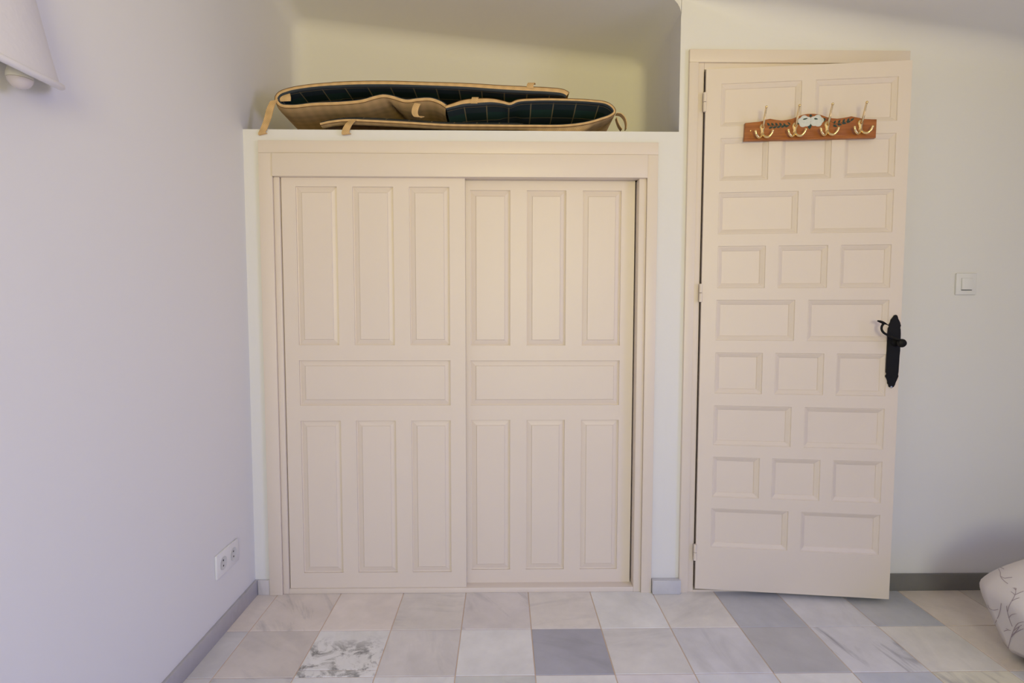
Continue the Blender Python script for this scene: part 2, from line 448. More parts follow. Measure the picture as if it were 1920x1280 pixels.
# ---- left wall, right wall and back wall, each of the last two with a window
bm = bmesh.new(); box(bm, -.12, 0, ROOM_Y - .12, 0, -.05, 2.8)
tag(link_mesh('wall_left', bm, M['wall']), 'white plastered wall along the left side', 'wall', kind='structure')
def wall_y_holes(name, x0, x1, holes, label):   # wall in a yz-plane
    bm = bmesh.new()
    slab_with_holes(bm, ROOM_Y - .12, .12, -.05, 2.8, 0, x1 - x0, holes, x1 - x0, not holes)
    for v in bm.verts: v.co = Vector((x0 + v.co.y, v.co.x, v.co.z))
    return tag(link_mesh(name, bm, M['wall']), label, 'wall', kind='structure')
wall_y_holes('wall_right', ROOM_X, ROOM_X + .12, [WIN1], 'white plastered wall with the window, right of the room')
bm = bmesh.new()
slab_with_holes(bm, -.12, ROOM_X + .12, -.05, 2.8, 0, .12, [WIN2], .12, False)
for v in bm.verts: v.co = Vector((v.co.x, ROOM_Y - v.co.y, v.co.z))
tag(link_mesh('wall_back', bm, M['wall']), 'white plastered wall with a window, behind the viewer', 'wall', kind='structure')
def opening_frame(name, label, cat, a, b, c, d, place):
    root = empty(name, place(.5 * (a + b), .06, c))
    tag(root, label, cat, kind='structure')
    o0 = root.location
    mid = (a + b) / 2
    for nm, dims in (('frame_stile', (a, a + .05)), ('frame_stile', (b - .05, b)), ('mullion', (mid - .035, mid + .035))):
        bm = bmesh.new(); box(bm, dims[0], dims[1], .04, .09, c, d, .003)
        for v in bm.verts: v.co = place(*v.co) - o0
        link_mesh(nm, bm, M['cream'], root)
    for e, f in ((c, c + .05), (d - .05, d)):
        bm = bmesh.new(); box(bm, a + .05, b - .05, .042, .088, e, f, .003)
        for v in bm.verts: v.co = place(*v.co) - o0
        link_mesh('frame_rail', bm, M['cream'], root)
opening_frame('window_1', 'white framed window in the right wall', 'window', *WIN1, lambda a, b, c: Vector((ROOM_X + b, a, c)))
opening_frame('window_2', 'white framed window in the back wall', 'window', *WIN2, lambda a, b, c: Vector((a, ROOM_Y - b, c)))

# ---- front wall with wardrobe and door openings
WL, WR, WT = .0604, 1.5854, 1.7764            # outer edges of the wardrobe casing
DL, DT = 1.6976, 2.1238                       # outer edges of the door casing
DR = on_y(1709, 99, -.02).x
hole_w = (WL + .04, WR - .04, -.05, WT - .03)
hole_d = (DL + .04, DR - .04, -.05, DT - .05)
bm = bmesh.new()
slab_with_holes(bm, 0, NICHE_X, -.05, SHELF_Z, 0, .1, [hole_w], .1, False)
slab_with_holes(bm, NICHE_X, ROOM_X + .1, -.05, 2.75, 0, .14, [hole_d], .14, False)
tag(link_mesh('wall_front', bm, M['wall']), 'white plastered wall around the wardrobe and the door', 'wall', kind='structure')

# niche above the wardrobe: shelf, sides, back and sloped top with rounded corners
zfl, zfr = ceil_z(0), ceil_z(NICHE_X)
zbl, zbr = on_y(556, 44, D_NICHE).z, on_y(1207, 121, D_NICHE).z
bm = bmesh.new()
NX = NICHE_X + .0015                                # just behind the reveal of the front wall
co = {'fl': (0, 0, SHELF_Z), 'fr': (NX, 0, SHELF_Z), 'bl': (0, D_NICHE, SHELF_Z), 'br': (NX, D_NICHE, SHELF_Z),
      'tfl': (0, 0, zfl), 'tfr': (NX, 0, zfr), 'tbl': (0, D_NICHE, zbl), 'tbr': (NX, D_NICHE, zbr)}
v = {k: bm.verts.new(c) for k, c in co.items()}
for f in (('fl', 'fr', 'br', 'bl'), ('fl', 'bl', 'tbl', 'tfl'), ('fr', 'tfr', 'tbr', 'br'), ('bl', 'br', 'tbr', 'tbl'), ('tfl', 'tbl', 'tbr', 'tfr')):
    bm.faces.new([v[k] for k in f])
bm.edges.ensure_lookup_table()
def edge(a, b): return bm.edges.get((v[a], v[b]))
bmesh.ops.bevel(bm, geom=[edge('bl', 'tbl'), edge('br', 'tbr'), edge('tbl', 'tbr'), edge('tfr', 'tbr'), edge('tfl', 'tbl')],
                offset=.07, segments=7, affect='EDGES', profile=.5)
arc = sorted([w for w in bm.verts if abs(w.co.y) < 1e-4 and w.co.x > NICHE_X - .2 and w.co.z > zfr - .3], key=lambda w: w.co.x)
cz = bm.verts.new((NX, 0, zfr + .05))
for a, b in zip(arc, arc[1:]): bm.faces.new((a, b, cz))
niche = link_mesh('wall_niche', bm, M['wall'], None, True, 35)
tag(niche, 'white plastered niche above the wardrobe with rounded corners and sloped top', 'wall', kind='structure')

# ceiling with a soft cove along the front wall
bm = bmesh.new()
xs = [0, .4, .8, 1.2, NICHE_X, NICHE_X + .1, NICHE_X + .2, 2.0164, 2.4, 2.8, 2.95, 3.5, ROOM_X]
R = .09
rows = []
for x in xs:
    z = ceil_z(x); R = .09 * min(1, max(.06, (x - NICHE_X) / .35))
    col = [bm.verts.new((x, ROOM_Y, z)), bm.verts.new((x, -R, z))]
    if x >= NICHE_X - 1e-6:
        for k in range(1, 8):
            a = k / 7 * math.pi / 2
            col.append(bm.verts.new((x, -R + R * math.sin(a), z - R + R * math.cos(a))))
    else:
        col.append(bm.verts.new((x, 0, z)))
    rows.append((x, col))
for (xa, a), (xb, b) in zip(rows, rows[1:]):
    n = min(len(a), len(b))
    if len(a) == len(b):
        for k in range(n - 1): bm.faces.new((a[k], a[k + 1], b[k + 1], b[k]))
    else:
        bm.faces.new((a[0], a[1], b[1], b[0]))
        e = bm.verts.new((xb, 0, ceil_z(xb)))
        bm.faces.new((a[1], a[2], e, b[1]))
        for k in range(1, len(b) - 1): bm.faces.new((e, b[k], b[k + 1]))
tag(link_mesh('ceiling', bm, M['wall'], None, True, 50), 'white plastered ceiling sloping down to the right', 'ceiling', kind='structure')

# ---- skirtings
def skirting(name, dims, label, tone):
    o = box_obj(name, dims, M['skirting'], None, .0015); o.color = (*tone, .3)
    tag(o, label, 'skirting', kind='structure')
SK = .06
skirting('baseboard_left', (0, .012, ROOM_Y, 0, 0, SK), 'grey marble skirting along the left wall', (.50, .49, .51))
skirting('baseboard_front', (.013, WL - .001, -.011, 0, 0, SK), 'short grey marble skirting in the corner left of the wardrobe', (.66, .63, .64))
o = box_obj('baseboard_pier', (WR + .002, DL + .004, -.028, 0, 0, .056), M['marble'], None, .003)
o.color = (.62, .62, .66, .8)
tag(o, 'short worn grey marble skirting block between wardrobe and door', 'skirting', kind='structure')
skirting('baseboard_right', (DR + .002, ROOM_X, -.012, 0, 0, .068), 'dark grey marble skirting right of the door', (.19, .185, .175))

# ================================================================== WARDROBE
ward = empty('built_in_wardrobe', (WL, 0, 0))
tag(ward, 'cream painted built-in wardrobe with two sliding panelled doors', 'wardrobe')
def wpart(name, dims, parent=ward, material=None, bevel=.002):
    o = box_obj(name, dims, material or M['cream'], None, bevel)
    o.data.transform(Matrix.Translation((-WL, 0, 0)))
    o.parent = parent
    return o
YC = -.014                                        # face of the casing
cl_in = on_y(511, 600, YC).x; cl_in = (on_y(511, 332, YC).x + on_y(528, 1090, YC).x) / 2
cr_in = (on_y(1213, 332, YC).x + on_y(1203, 1090, YC).x) / 2
ph = on_y(860, 288, YC).z; pl = on_y(860, 331.5, YC - .006).z
wpart('side_casing', (WL, cl_in, YC, -.0004, 0, ph))
wpart('side_casing', (cr_in, WR, YC, -.0004, 0, ph))
wpart('head_casing', (WL, WR, YC, -.0004, ph, WT))
wpart('track_cover', (on_y(510, 310, YC).x, on_y(1214.5, 310, YC).x, YC - .006, .03, pl, ph - .001), bevel=.003)
Y1, Y2 = .004, .040                               # faces of the front and the rear sliding door
gl = (on_y(527.5, 340, Y1).x + on_y(540.5, 1090, Y1).x) / 2
gr = (on_y(1195, 340, Y1).x + on_y(1189, 1090, Y1).x) / 2
wpart('jamb', (cl_in, gl, -.004, .09, 0, pl))
wpart('jamb', (gr, cr_in, -.004, .09, 0, pl))
wpart('bottom_track', (gl, gr, -.0035, .09, 0, .020), bevel=.0015)
bm = bmesh.new()                                  # dark carcass behind the doors
box(bm, WL + .043, WR - .043, .095, D_NICHE - .01, .0, WT - .033)
cf = [f for f in bm.faces if f.calc_center_median().y < .096]; bmesh.ops.delete(bm, geom=cf, context='FACES')
o = link_mesh('carcass', bm, M['carcass']); o.data.transform(Matrix.Translation((-WL, 0, 0))); o.parent = ward
RAISED = [(.0, .0085), (.003, .0095), (.021, .0048), (.0235, .0020)]
def sliding_door(x0, x1, z0, z1, yf, panels, label):
    bm = bmesh.new()
    slab_with_holes(bm, x0, x1, z0, z1, yf, yf + .03, panels, .016)
    d = link_mesh('sliding_door', bm, M['cream']); d.data.transform(Matrix.Translation((-WL, 0, 0))); d.parent = ward
    d['label'] = label
    for a, b, c, e in panels:
        bm = bmesh.new(); panel_mesh(bm, a, b, c, e, yf, RAISED)
        p = link_mesh('panel', bm, M['cream']); p.data.transform(Matrix.Translation((-WL, 0, 0))); p.parent = d
def rects(cols_t, cols_m, cols_b, zt, zm, zb, yf):
    out = []
    for cols, zz in ((cols_t, zt), (cols_m, zm), (cols_b, zb)):
        ym = (zz[0] + zz[1]) / 2
        ztop = on_y(860, zz[0], yf).z; zbot = on_y(860, zz[1], yf).z
        for a, b in cols: out.append((on_y(a, ym, yf).x, on_y(b, ym, yf).x, zbot, ztop))
    # align columns of the upper and the lower rows
    n = len(cols_t)
    for k in range(n):
        i, j = k, len(out) - n + k
        xa, xb = (out[i][0] + out[j][0]) / 2, (out[i][1] + out[j][1]) / 2
        out[i] = (xa, xb, *out[i][2:]); out[j] = (xa, xb, *out[j][2:])
    return out
PL = rects([(559.5, 635.3), (665, 740), (769.5, 844.3)], [(561.7, 844.7)], [(564.5, 640), (668, 742.5), (771.3, 844.7)], (350.6, 647), (675.3, 759.5), (788, 1072), Y1)
PR = rects([(881.5, 956.3), (985, 1059.6), (1088.5, 1162)], [(882, 1161)], [(884, 956.8), (988.5, 1059), (1091, 1159.7)], (356.3, 647.5), (675.6, 759.5), (787.4, 1068), Y2)
split = on_y(873, 700, Y1).x
sliding_door(gl + .004, split, .0205, pl + .02, Y1, PL, 'left sliding door, running in front')
sliding_door(split - .05, gr - .005, on_y(1030, 1095.5, Y2).z, pl + .02, Y2, PR, 'right sliding door, set further back')

# ================================================================== DOOR
YD = -.018
hinge_x = .5 * (on_y(1327.5, 131, YD).x + on_y(1297.5, 1100, YD).x)
hinge = Vector((hinge_x, YD, 0))
# angle of the open leaf from the heights of its two edges
TH = math.radians(7.3)
def on_leaf(px, py, off=0.0):
    """point on the plane of the leaf (off metres in front of it) -> local (u, z)"""
    n = Vector((-math.sin(TH), -math.cos(TH), 0))
    r = ray(px, py); t = (hinge + n * off - CAM).dot(n) / r.dot(n)
    p = CAM + r * t - hinge
    return p.x * math.cos(TH) - p.y * math.sin(TH), p.z
door = empty('door_1', (hinge_x, YD, 0), -TH)
tag(door, 'cream painted wooden door with brick-pattern panels, standing slightly ajar', 'door', kind='structure')
dwidth = .5 * (on_leaf(1714, 112)[0] + on_leaf(1664, 1126)[0])
dtop = .5 * (on_leaf(1328.5, 131)[1] + on_leaf(1714, 111.5)[1])
dbot = .5 * (on_leaf(1297, 1099)[1] + on_leaf(1664, 1126.5)[1])
rows2 = [((156.5, 149.4, 236), [(1356, 1505), (1531, 1685.6)], (148.8, 144, 227)),
         ((358.7, 357.5, 438), [(1350, 1499), (1524, 1678)], (356.5, 356.5, 436)),
         ((560, 561, 638), [(1343, 1491), (1514.5, 1668)], (562.5, 564, 640)),
         ((756.4, 762, 834), [(1333, 1482), (1507, 1656)], (763.6, 770, 843)),
         ((948.5, 958, 1027), [(1331, 1473), (1497, 1644)], (959.5, 969, 1039))]
rows3 = [((258, 255, 338), [(1353, 1443), (1467, 1560.6), (1584, 1682)], (253, 250, 331.6)),
         ((459.7, 459.7, 538.4), [(1346, 1435.8), (1460, 1553), (1577, 1672.5)], (459.7, 459.7, 541)),
         ((658, 659.5, 735), [(1340, 1428.7), (1452.6, 1544), (1568, 1660.7)], (665, 666, 745)),
         ((852.6, 856, 930), [(1333.5, 1421.6), (1444.5, 1535), (1558.8, 1650)], (864.8, 869, 945))]
def leaf_panels():
    out = []
    for rows in (rows2, rows3):
        n = len(rows[0][1]); cols = [[0, 0] for _ in range(n)]
        zs = []
        for (t0, t1, b0), cc, (t2, t3, b1) in rows:
            ym = (t0 + b0) / 2
            for k, (a, b) in enumerate(cc):
                cols[k][0] += on_leaf(a, ym)[0] / len(rows); cols[k][1] += on_leaf(b, ym)[0] / len(rows)
            xm = lambda c: (c[0] + c[1]) / 2
            zt = .5 * (on_leaf(xm(cc[0]), (t0 + t1) / 2)[1] + on_leaf(xm(cc[-1]), (t2 + t3) / 2)[1])
            zb = .5 * (on_leaf(xm(cc[0]), b0)[1] + on_leaf(xm(cc[-1]), b1)[1])
            zs.append((zb, zt))
        for zb, zt in zs:
            for a, b in cols: out.append((a, b, zb, zt))
    return out
LP = leaf_panels()
bm = bmesh.new()
slab_with_holes(bm, .003, dwidth, dbot, dtop, 0, .038, LP, .019)
leaf = link_mesh('door_leaf', bm, M['cream'], door)
SUNK = [(.0, .0005), (.0025, .004), (.0045, .004), (.017, .0115), (.0185, .014)]
for a, b, c, d in LP:
    bm = bmesh.new(); panel_mesh(bm, a, b, c, d, 0, SUNK); link_mesh('panel', bm, M['cream'], leaf)
# casing stays in the wall: it belongs to the door but keeps the wall's direction
Rinv = Matrix.Rotation(TH, 4, 'Z') @ Matrix.Translation((-hinge_x, -YD, 0))
def dpart(name, dims, bevel=.002, material=None):
    o = box_obj(name, dims, material or M['cream'], None, bevel); o.data.transform(Rinv); o.parent = door; return o
cd_in = .5 * (on_y(1313, 300, -.012).x + on_y(1296, 1000, -.012).x)
zc_in = on_y(1330, 117, -.012).z
cd_in = DL + .035
dpart('side_casing', (DL, cd_in, -.016, .02, 0, zc_in))
dpart('side_casing', (DR - .035, DR, -.016, .02, 0, zc_in))
dpart('head_casing', (DL, DR, -.016, .02, zc_in, DT))
dpart('jamb', (cd_in, hinge_x - .0015, -.008, .13, 0, zc_in))
dpart('jamb', (DR - .045, DR - .035, -.008, .13, 0, zc_in))
dpart('head_jamb', (hinge_x - .0015, DR - .045, -.008, .13, dtop + .004, zc_in))
dpart('threshold', (hinge_x - .0015, DR - .045, -.008, .13, 0, dbot - .012), .001)
bm = bmesh.new(); box(bm, DL + .03, DR - .03, .132, .16, 0, DT - .02)
o = link_mesh('passage_backing', bm, M['carcass']); o.data.transform(Rinv); o.parent = door  # added dark sheet, painted as the darkness of the room beyond
for py0, py1, px in ((174, 210, 1325), (532, 566, 1315), (1019, 1049, 1299)):
    z1, z0 = on_leaf(px, py0)[1], on_leaf(px, py1)[1]
    bm = bmesh.new(); zm = (z0 + z1) / 2
    for a, b in ((z0, zm - .0008), (zm + .0008, z1)):
        lathe(bm, [(0, a), (.0055, a), (.0065, a + .001), (.0065, b - .001), (.0055, b), (0, b)], 14)
    for vv in bm.verts: vv.co += Vector((-.001, -.004, 0))
    link_mesh('hinge', bm, M['cream'], door, True)

# black iron handle set: back plate, knob and scrolled lever
def hz(zx, zy, off=0.0): return on_leaf(1620 + zx / 7.53, 570 + zy / 7.53, off)
left_pts = [(450, 150), (425, 158), (408, 185), (390, 205), (378, 222), (368, 260), (352, 285), (352, 318), (340, 340), (332, 420), (322, 660), (318, 720), (306, 960), (318, 985), (300, 1015), (318, 1055), (330, 1085), (330, 1120), (347, 1140), (350, 1165), (385, 1186)]
right_pts = [(468, 160), (468, 185), (482, 205), (492, 230), (500, 262), (520, 300), (512, 322), (498, 338), (515, 350), (514, 420), (505, 660), (498, 720), (485, 960), (470, 985), (484, 1015), (468, 1055), (445, 1085), (440, 1120), (425, 1140), (420, 1165)]
outl = [hz(*p, .003) for p in left_pts] + [hz(*p, .003) for p in right_pts[::-1]]
bm = bmesh.new(); prism(bm, outl, -.006, 0, .0015)
plate = link_mesh('handle_plate', bm, M['iron'], door); plate['label'] = 'black iron back plate with pointed ends'
ku, kz = hz(445, 540, .008)
bm = bmesh.new()
lathe(bm, [(0, -.004), (.014, -.004), (.015, -.009), (.011, -.013), (.008, -.017), (.0075, -.034), (.010, -.038), (.0145, -.043), (.016, -.050), (.0135, -.056), (.006, -.0595), (0, -.060)], 20, 'y', (ku, 0, kz))
link_mesh('knob', bm, M['iron'], plate, True)
def hp(zx, zy, off): u, z = hz(zx, zy, off); return (u, -off, z)
bm = bmesh.new()
pts = cr_points([hp(520, 520, .046), hp(450, 490, .044), hp(335, 437, .04), hp(275, 400, .038), hp(248, 350, .037), hp(256, 305, .037), hp(285, 268, .037)], 36)
tube(bm, pts, [.0042] * 36, 10)
pts = cr_points([hp(192, 236, .040), hp(230, 246, .039), hp(290, 270, .037), (hp(350, 300, .036))], 14)
tube(bm, pts, [.0018 + .0032 * math.sin(math.pi * min(1, (i + 1) / 12)) for i in range(14)], 10)
link_mesh('lever', bm, M['iron'], plate, True)
su, sz = hz(385, 1168, .006)
bm = bmesh.new(); lathe(bm, [(0, -.0085), (.003, -.008), (.004, -.0055), (.004, -.003), (0, -.003)], 12, 'y', (su, 0, sz))
link_mesh('screw', bm, M['chrome'], plate, True)

# ================================================================== COAT RACK on the door
def rz_(zx, zy, off=.016): return on_leaf(1380 + zx / 6.857, 180 + zy / 6.857, off)
ru, rzz = rz_(950, 555)
rack = empty('coat_rack', (hinge_x + ru * math.cos(TH), YD - ru * math.sin(TH), rzz), -TH)
tag(rack, 'varnished pine coat rack painted with white flowers, four brass hooks, on the door', 'coat rack')
def rl(zx, zy, off=.016): u, z = rz_(zx, zy, off); return (u - ru, z - rzz)
top = [(120, 345), (210, 338), (300, 330), (350, 318), (395, 300), (440, 289), (480, 300), (530, 315), (590, 321), (650, 314), (720, 293), (790, 266), (860, 241), (920, 230), (980, 228), (1040, 232), (1100, 246), (1170, 272), (1230, 291), (1300, 298), (1370, 290), (1430, 272), (1485, 257), (1530, 270), (1580, 287), (1640, 295), (1720, 297), (1812, 296)]
outl = [rl(105, 576)] + [rl(*p) for p in top] + [rl(1800, 536)]
bm = bmesh.new(); prism(bm, outl, -.016, 0, .002)
board = link_mesh('board', bm, M['pine'], rack)
# routed line along the lower edge
bm = bmesh.new()
a, b = rl(128, 548, .0165), rl(1795, 512, .0165)
tube(bm, [(a[0], -.0162, a[1]), (b[0], -.0162, b[1])], .0011, 6)
link_mesh('edge_bead', bm, M['pine'], rack)
def hook_mesh():
    bm = bmesh.new()
    # oval base, flat on the board
    prof = [(0, -.026), (.007, -.025), (.0085, -.018), (.0068, -.010), (.0082, -.002), (.0108, .005), (.0105, .011), (.007, .017), (0, .019)]
    n = len(prof)
    for side in (1,):
        ring = []
        rings = []
        for k in range(9):
            a = math.pi * k / 8
            rings.append([bm.verts.new((p[0] * math.cos(a), -.0055 * math.sin(a) * (1 if p[0] else 0) - .0005, p[1])) for p in prof])
        for r0, r1 in zip(rings, rings[1:]):
            for i in range(n - 1): bm.faces.new((r0[i], r0[i + 1], r1[i + 1], r1[i]))
    # upright prong
    pts = cr_points([(0, -.002, .004), (0, -.012, .010), (0, -.020, .022), (0, -.027, .040), (0, -.034, .056), (0, -.040, .066)], 22)
    tube(bm, pts, [.0046 - .0016 * i / 21 for i in range(22)], 10)
    bmesh.ops.create_uvsphere(bm, u_segments=12, v_segments=8, radius=.0048, matrix=Matrix.Translation((0, -.0405, .067)))
    # lower double hook
    for s in (-1, 1):
        pts = cr_points([(0, -.003, -.018), (s * .007, -.010, -.030), (s * .017, -.017, -.034), (s * .026, -.021, -.026), (s * .0305, -.023, -.015)], 20)
        tube(bm, pts, [.0044] * 20, 10)
        bmesh.ops.create_uvsphere(bm, u_segments=12, v_segments=8, radius=.0052, matrix=Matrix.Translation((s * .0308, -.0232, -.0142)))
    bmesh.ops.recalc_face_normals(bm, faces=bm.faces)
    me = bpy.data.meshes.new('hook'); bm.to_mesh(me); bm.free(); me.materials.append(M['brass'])
    me.polygons.foreach_set('use_smooth', [True] * len(me.polygons))
    return me
hm = hook_mesh()
for zx, zy in ((337, 425), (755, 408), (1170, 392), (1600, 372)):
    u, z = rl(zx, zy)
    o = bpy.data.objects.new('hook', hm); C.objects.link(o); o.parent = rack; o.location = (u, -.016, z)
u, z = rl(188, 445)
bm = bmesh.new(); lathe(bm, [(0, -.0185), (.002, -.018), (.0028, -.0155), (0, -.0155)], 10, 'y', (u, 0, z)); link_mesh('screw', bm, M['brass'], rack, True)
def blob(bm, cu, cz, pts, y=-.0166):
    f = [bm.verts.new((cu + a, y, cz + b)) for a, b in pts]; b_ = [bm.verts.new((cu + a * 1.03, -.0159, cz + b * 1.03)) for a, b in pts]
    bm.faces.new(f)
    for i in range(len(f)): bm.faces.new((f[i], b_[i], b_[(i + 1) % len(f)], f[(i + 1) % len(f)]))
k2 = 1 / 3400.0
for zx, zy, ph_ in ((882, 325, .4), (1040, 318, 1.3)):       # two white flowers with scalloped petals
    u, z = rl(zx, zy); bm = bmesh.new()
    pts = [((62 + 13 * abs(math.sin(2.5 * t + ph_))) * k2 * 1.12 * math.cos(t), (62 + 13 * abs(math.sin(2.5 * t + ph_))) * k2 * .98 * math.sin(t)) for t in [i * math.tau / 50 for i in range(50)]]
    blob(bm, u, z, pts); link_mesh('painted_flower', bm, M['white_paint_flower'], rack)
def leafmark(zx, zy, ln, wd, ang, y=-.0168):
    u, z = rl(zx, zy); bm = bmesh.new(); pts = []
    for i in range(16):
        t = i / 16 * math.tau
        x_, y_ = .5 * ln * math.cos(t), .5 * wd * math.sin(t) * (1 - .35 * math.cos(t))
        pts.append(((x_ * math.cos(ang) - y_ * math.sin(ang)) * k2, (x_ * math.sin(ang) + y_ * math.cos(ang)) * k2))
    blob(bm, u, z, pts, y); link_mesh('painted_leaf', bm, M['leaf_paint'], rack)
for a in ((892, 294, 60, 16, .2), (1028, 294, 45, 18, -.2)): leafmark(*a, y=-.0172)         # dark flower hearts
for a in ((805, 340, 46, 28, 1.3), (962, 252, 34, 30, 0), (946, 388, 70, 46, -1.57), (1130, 303, 48, 44, .7)): leafmark(*a, y=-.0164)
for i in range(5):      # leaf sprays
    x_ = 415 + i * 52
    leafmark(x_, 362 - (i == 4) * -6, 42, 22, 2.2); leafmark(x_ + 35, 405 - i * 5, 50, 24, .35)
leafmark(680, 352, 46, 16, 2.4)
for i in range(4):
    leafmark(1270 + i * 58, 335 - i * 10, 40, 22, 1.1); leafmark(1275 + i * 58, 385 - i * 18, 50, 24, -.3 + .15 * i)
leafmark(1495, 302, 48, 22, .6)
for p0, p1 in (((405, 375), (690, 378)), ((1205, 318), (1260, 350)), ((1250, 368), (1500, 305))):
    bm = bmesh.new(); a, b = rl(*p0), rl(*p1); tube(bm, [(a[0], -.0162, a[1]), (b[0], -.0162, b[1])], .0006, 6); link_mesh('painted_stem', bm, M['leaf_paint'], rack)

# ================================================================== COLLAPSED BASKETS in the niche
def set_uv(o, uvs):
    uvl = o.data.uv_layers.new(name='UVMap')
    for lp in o.data.loops: uvl.data[lp.vertex_index if False else lp.index].uv = uvs[lp.vertex_index]
def sheet_object(name, grid, uvgrid, material, parent, origin):
    nr, nc = len(grid), len(grid[0])
    vs_ = [tuple(Vector(p) - origin) for row in grid for p in row]
    fs = [(i * nc + j, i * nc + j + 1, (i + 1) * nc + j + 1, (i + 1) * nc + j) for i in range(nr - 1) for j in range(nc - 1)]
    me = bpy.data.meshes.new(name); me.from_pydata(vs_, [], fs); me.materials.append(material)
    me.polygons.foreach_set('use_smooth', [True] * len(me.polygons))
    o = bpy.data.objects.new(name, me); C.objects.link(o); o.parent = parent
    set_uv(o, [uv for row in uvgrid for uv in row])
    return o
def basket(name, label, path_px, inner_left, zadd, thick, y_front, depth, origin, bulge, sag):
    """flattened fabric basket lying with its mouth to the room: a folded wall, cover outside and lining inside"""
    root = empty(name, origin); tag(root, label, 'basket', 'collapsed fabric baskets in the niche')
    O = Vector(origin)
    ctrl = [on_y(px, py, y_front) for px, py in path_px]
    n = 200
    P = cr_points(ctrl, n)
    s = [0.0]
    for a, b in zip(P, P[1:]): s.append(s[-1] + (b - a).length)
    nrm = []
    for i in range(n):
        t = (P[min(i + 1, n - 1)] - P[max(i - 1, 0)]).normalized()
        nv = Vector((-t.z, 0, t.x)) * (1 if inner_left else -1)
        nrm.append(nv)
    vs_ = [0.0, .012, .03, .06, .1, .15, .2, .3, .42, .55, .7, .85, 1.0]
    def pt(i, v, off, dy=0.0):
        p = P[i] + nrm[i] * off
        return Vector((p.x, y_front + v * depth + dy, max(p.z + zadd(s[i] / s[-1], v), SHELF_Z + .002)))
    cov, cuv, lin, luv = [], [], [], []
    for i in range(n):
        u = s[i] / s[-1]; t = thick(u) / 2
        row = [pt(i, v, -t - bulge(u, v, P[i].x)) for v in vs_[::-1]]; uvr = [(s[i], v * depth) for v in vs_[::-1]]
        for k in range(1, 5):                      # rolled hem over the front edge
            a = k / 6 * math.pi
            row.append(pt(i, 0, -t * math.cos(a), -.007 * math.sin(a))); uvr.append((s[i], -.006 * k))
        cov.append(row); cuv.append(uvr)
        row, uvr = [], []
        for k in (4, 5):
            a = k / 6 * math.pi
            row.append(pt(i, 0, -t * math.cos(a), -.007 * math.sin(a))); uvr.append((s[i], -.02 + .006 * (k - 4)))
        for v in (0.0, .02): row.append(pt(i, v, t + .001)); uvr.append((s[i], -.008 + .2 * v))
        for v in vs_[2:]: row.append(pt(i, v, t + sag(u, v, P[i].x))); uvr.append((s[i], v * depth))
        lin.append(row); luv.append(uvr)
    c = sheet_object('cover', cov, cuv, M['woven'], root, O)
    l = sheet_object('lining', lin, luv, M['plaid'], root, O)
    # stitched hem line
    bm = bmesh.new()
    tube(bm, [pt(i, 0, -thick(s[i] / s[-1]) * .40, -.0045) - O for i in range(n)], .0011, 6)
    link_mesh('hem_seam', bm, M['brown_piping'], root, True)
    return root, O
def strap(root, O, pts, width_dir, width=.030, thick=.0025, name='strap'):
    P = cr_points(pts, 24); w = Vector(width_dir).normalized() * width / 2
    bm = bmesh.new(); rings = []
    for i, p in enumerate(P):
        t = (P[min(i + 1, 23)] - P[max(i - 1, 0)]).normalized(); n_ = t.cross(w).normalized() * thick / 2
        rings.append([bm.verts.new(p + a - O) for a in (w + n_, -w + n_, -w - n_, w - n_)])
    for a, b in zip(rings, rings[1:]):
        for k in range(4): bm.faces.new((a[k], a[(k + 1) % 4], b[(k + 1) % 4], b[k]))
    bm.faces.new(rings[0][::-1]); bm.faces.new(rings[-1])
    o = link_mesh(name, bm, M['woven'], root, True, 50)
    o.data.uv_layers.new(name='UVMap')
    for lp in o.data.loops:
        c = o.data.vertices[lp.vertex_index].co; o.data.uv_layers[0].data[lp.index].uv = (c.x + c.y, c.z)
YF = .022
pathA = [(1064, 178), (1058, 174), (1030, 170), (990, 168), (940, 165.5), (880, 161.5), (800, 158.5), (720, 156.5), (640, 158), (570, 164), (540, 170), (524, 177), (519, 186), (526, 197), (545, 200), (590, 196), (640, 194), (680, 190), (705, 183), (719, 180.5), (732, 182), (762, 190), (785, 187.5), (808, 187), (826, 193), (838, 201)]
seamA = .86
def zaddA(u, v): return (-.012 * v if u < .5 else -.03 * v) + (.012 * math.sin(math.pi * min(1, v * 1.2)) * 0)
def thickA(u): return .024 - .012 * min(1, u / .15) * 0 - .005 * min(1, max(0, (u - .1) / .2)) if u < .5 else .017
X_PLEAT_A = on_y(724, 200, YF).x
X_PLEAT_B = on_y(956, 200, YF).x
def ramp(v, e): return min(1.0, max(0.0, v / e))
def bulgeA(u, v, x):
    if u < .55: return 0.0
    w = x - X_PLEAT_A - .05 * ramp(v, .5)
    return .008 * ramp(v, .08) - .03 * math.exp(-(w / .012) ** 2) * ramp(v, .3)
def sagA(u, v, x): return 0.0
bA, OA = basket('fabric_basket', 'collapsed beige basket with green plaid lining, fold at the left end', pathA, True, zaddA, thickA, YF, .46, (on_y(700, 246, .2).x, .25, SHELF_Z), bulgeA, sagA)
pathB = [(836, 202), (850, 198), (868, 193), (895, 190.5), (925, 190), (945, 193.5), (956, 196), (970, 190.5), (1000, 188), (1060, 188), (1110, 190.5), (1138, 195), (1149, 203), (1152, 210), (1146, 216), (1125, 224), (1100, 231), (1060, 236), (1000, 236.5), (920, 236), (840, 235), (760, 230.5), (690, 227), (650, 226), (620, 229), (601, 233)]
def zaddB(u, v):
    if u < .45: return -.02 * v
    w = min(1, max(0, (u - .52) / .06))
    return w * (.040 * math.sin(math.pi * min(1, v / .6)) - .015 * v)
def thickB(u): return .013 + .013 * math.exp(-((u - .065) / .05) ** 2)
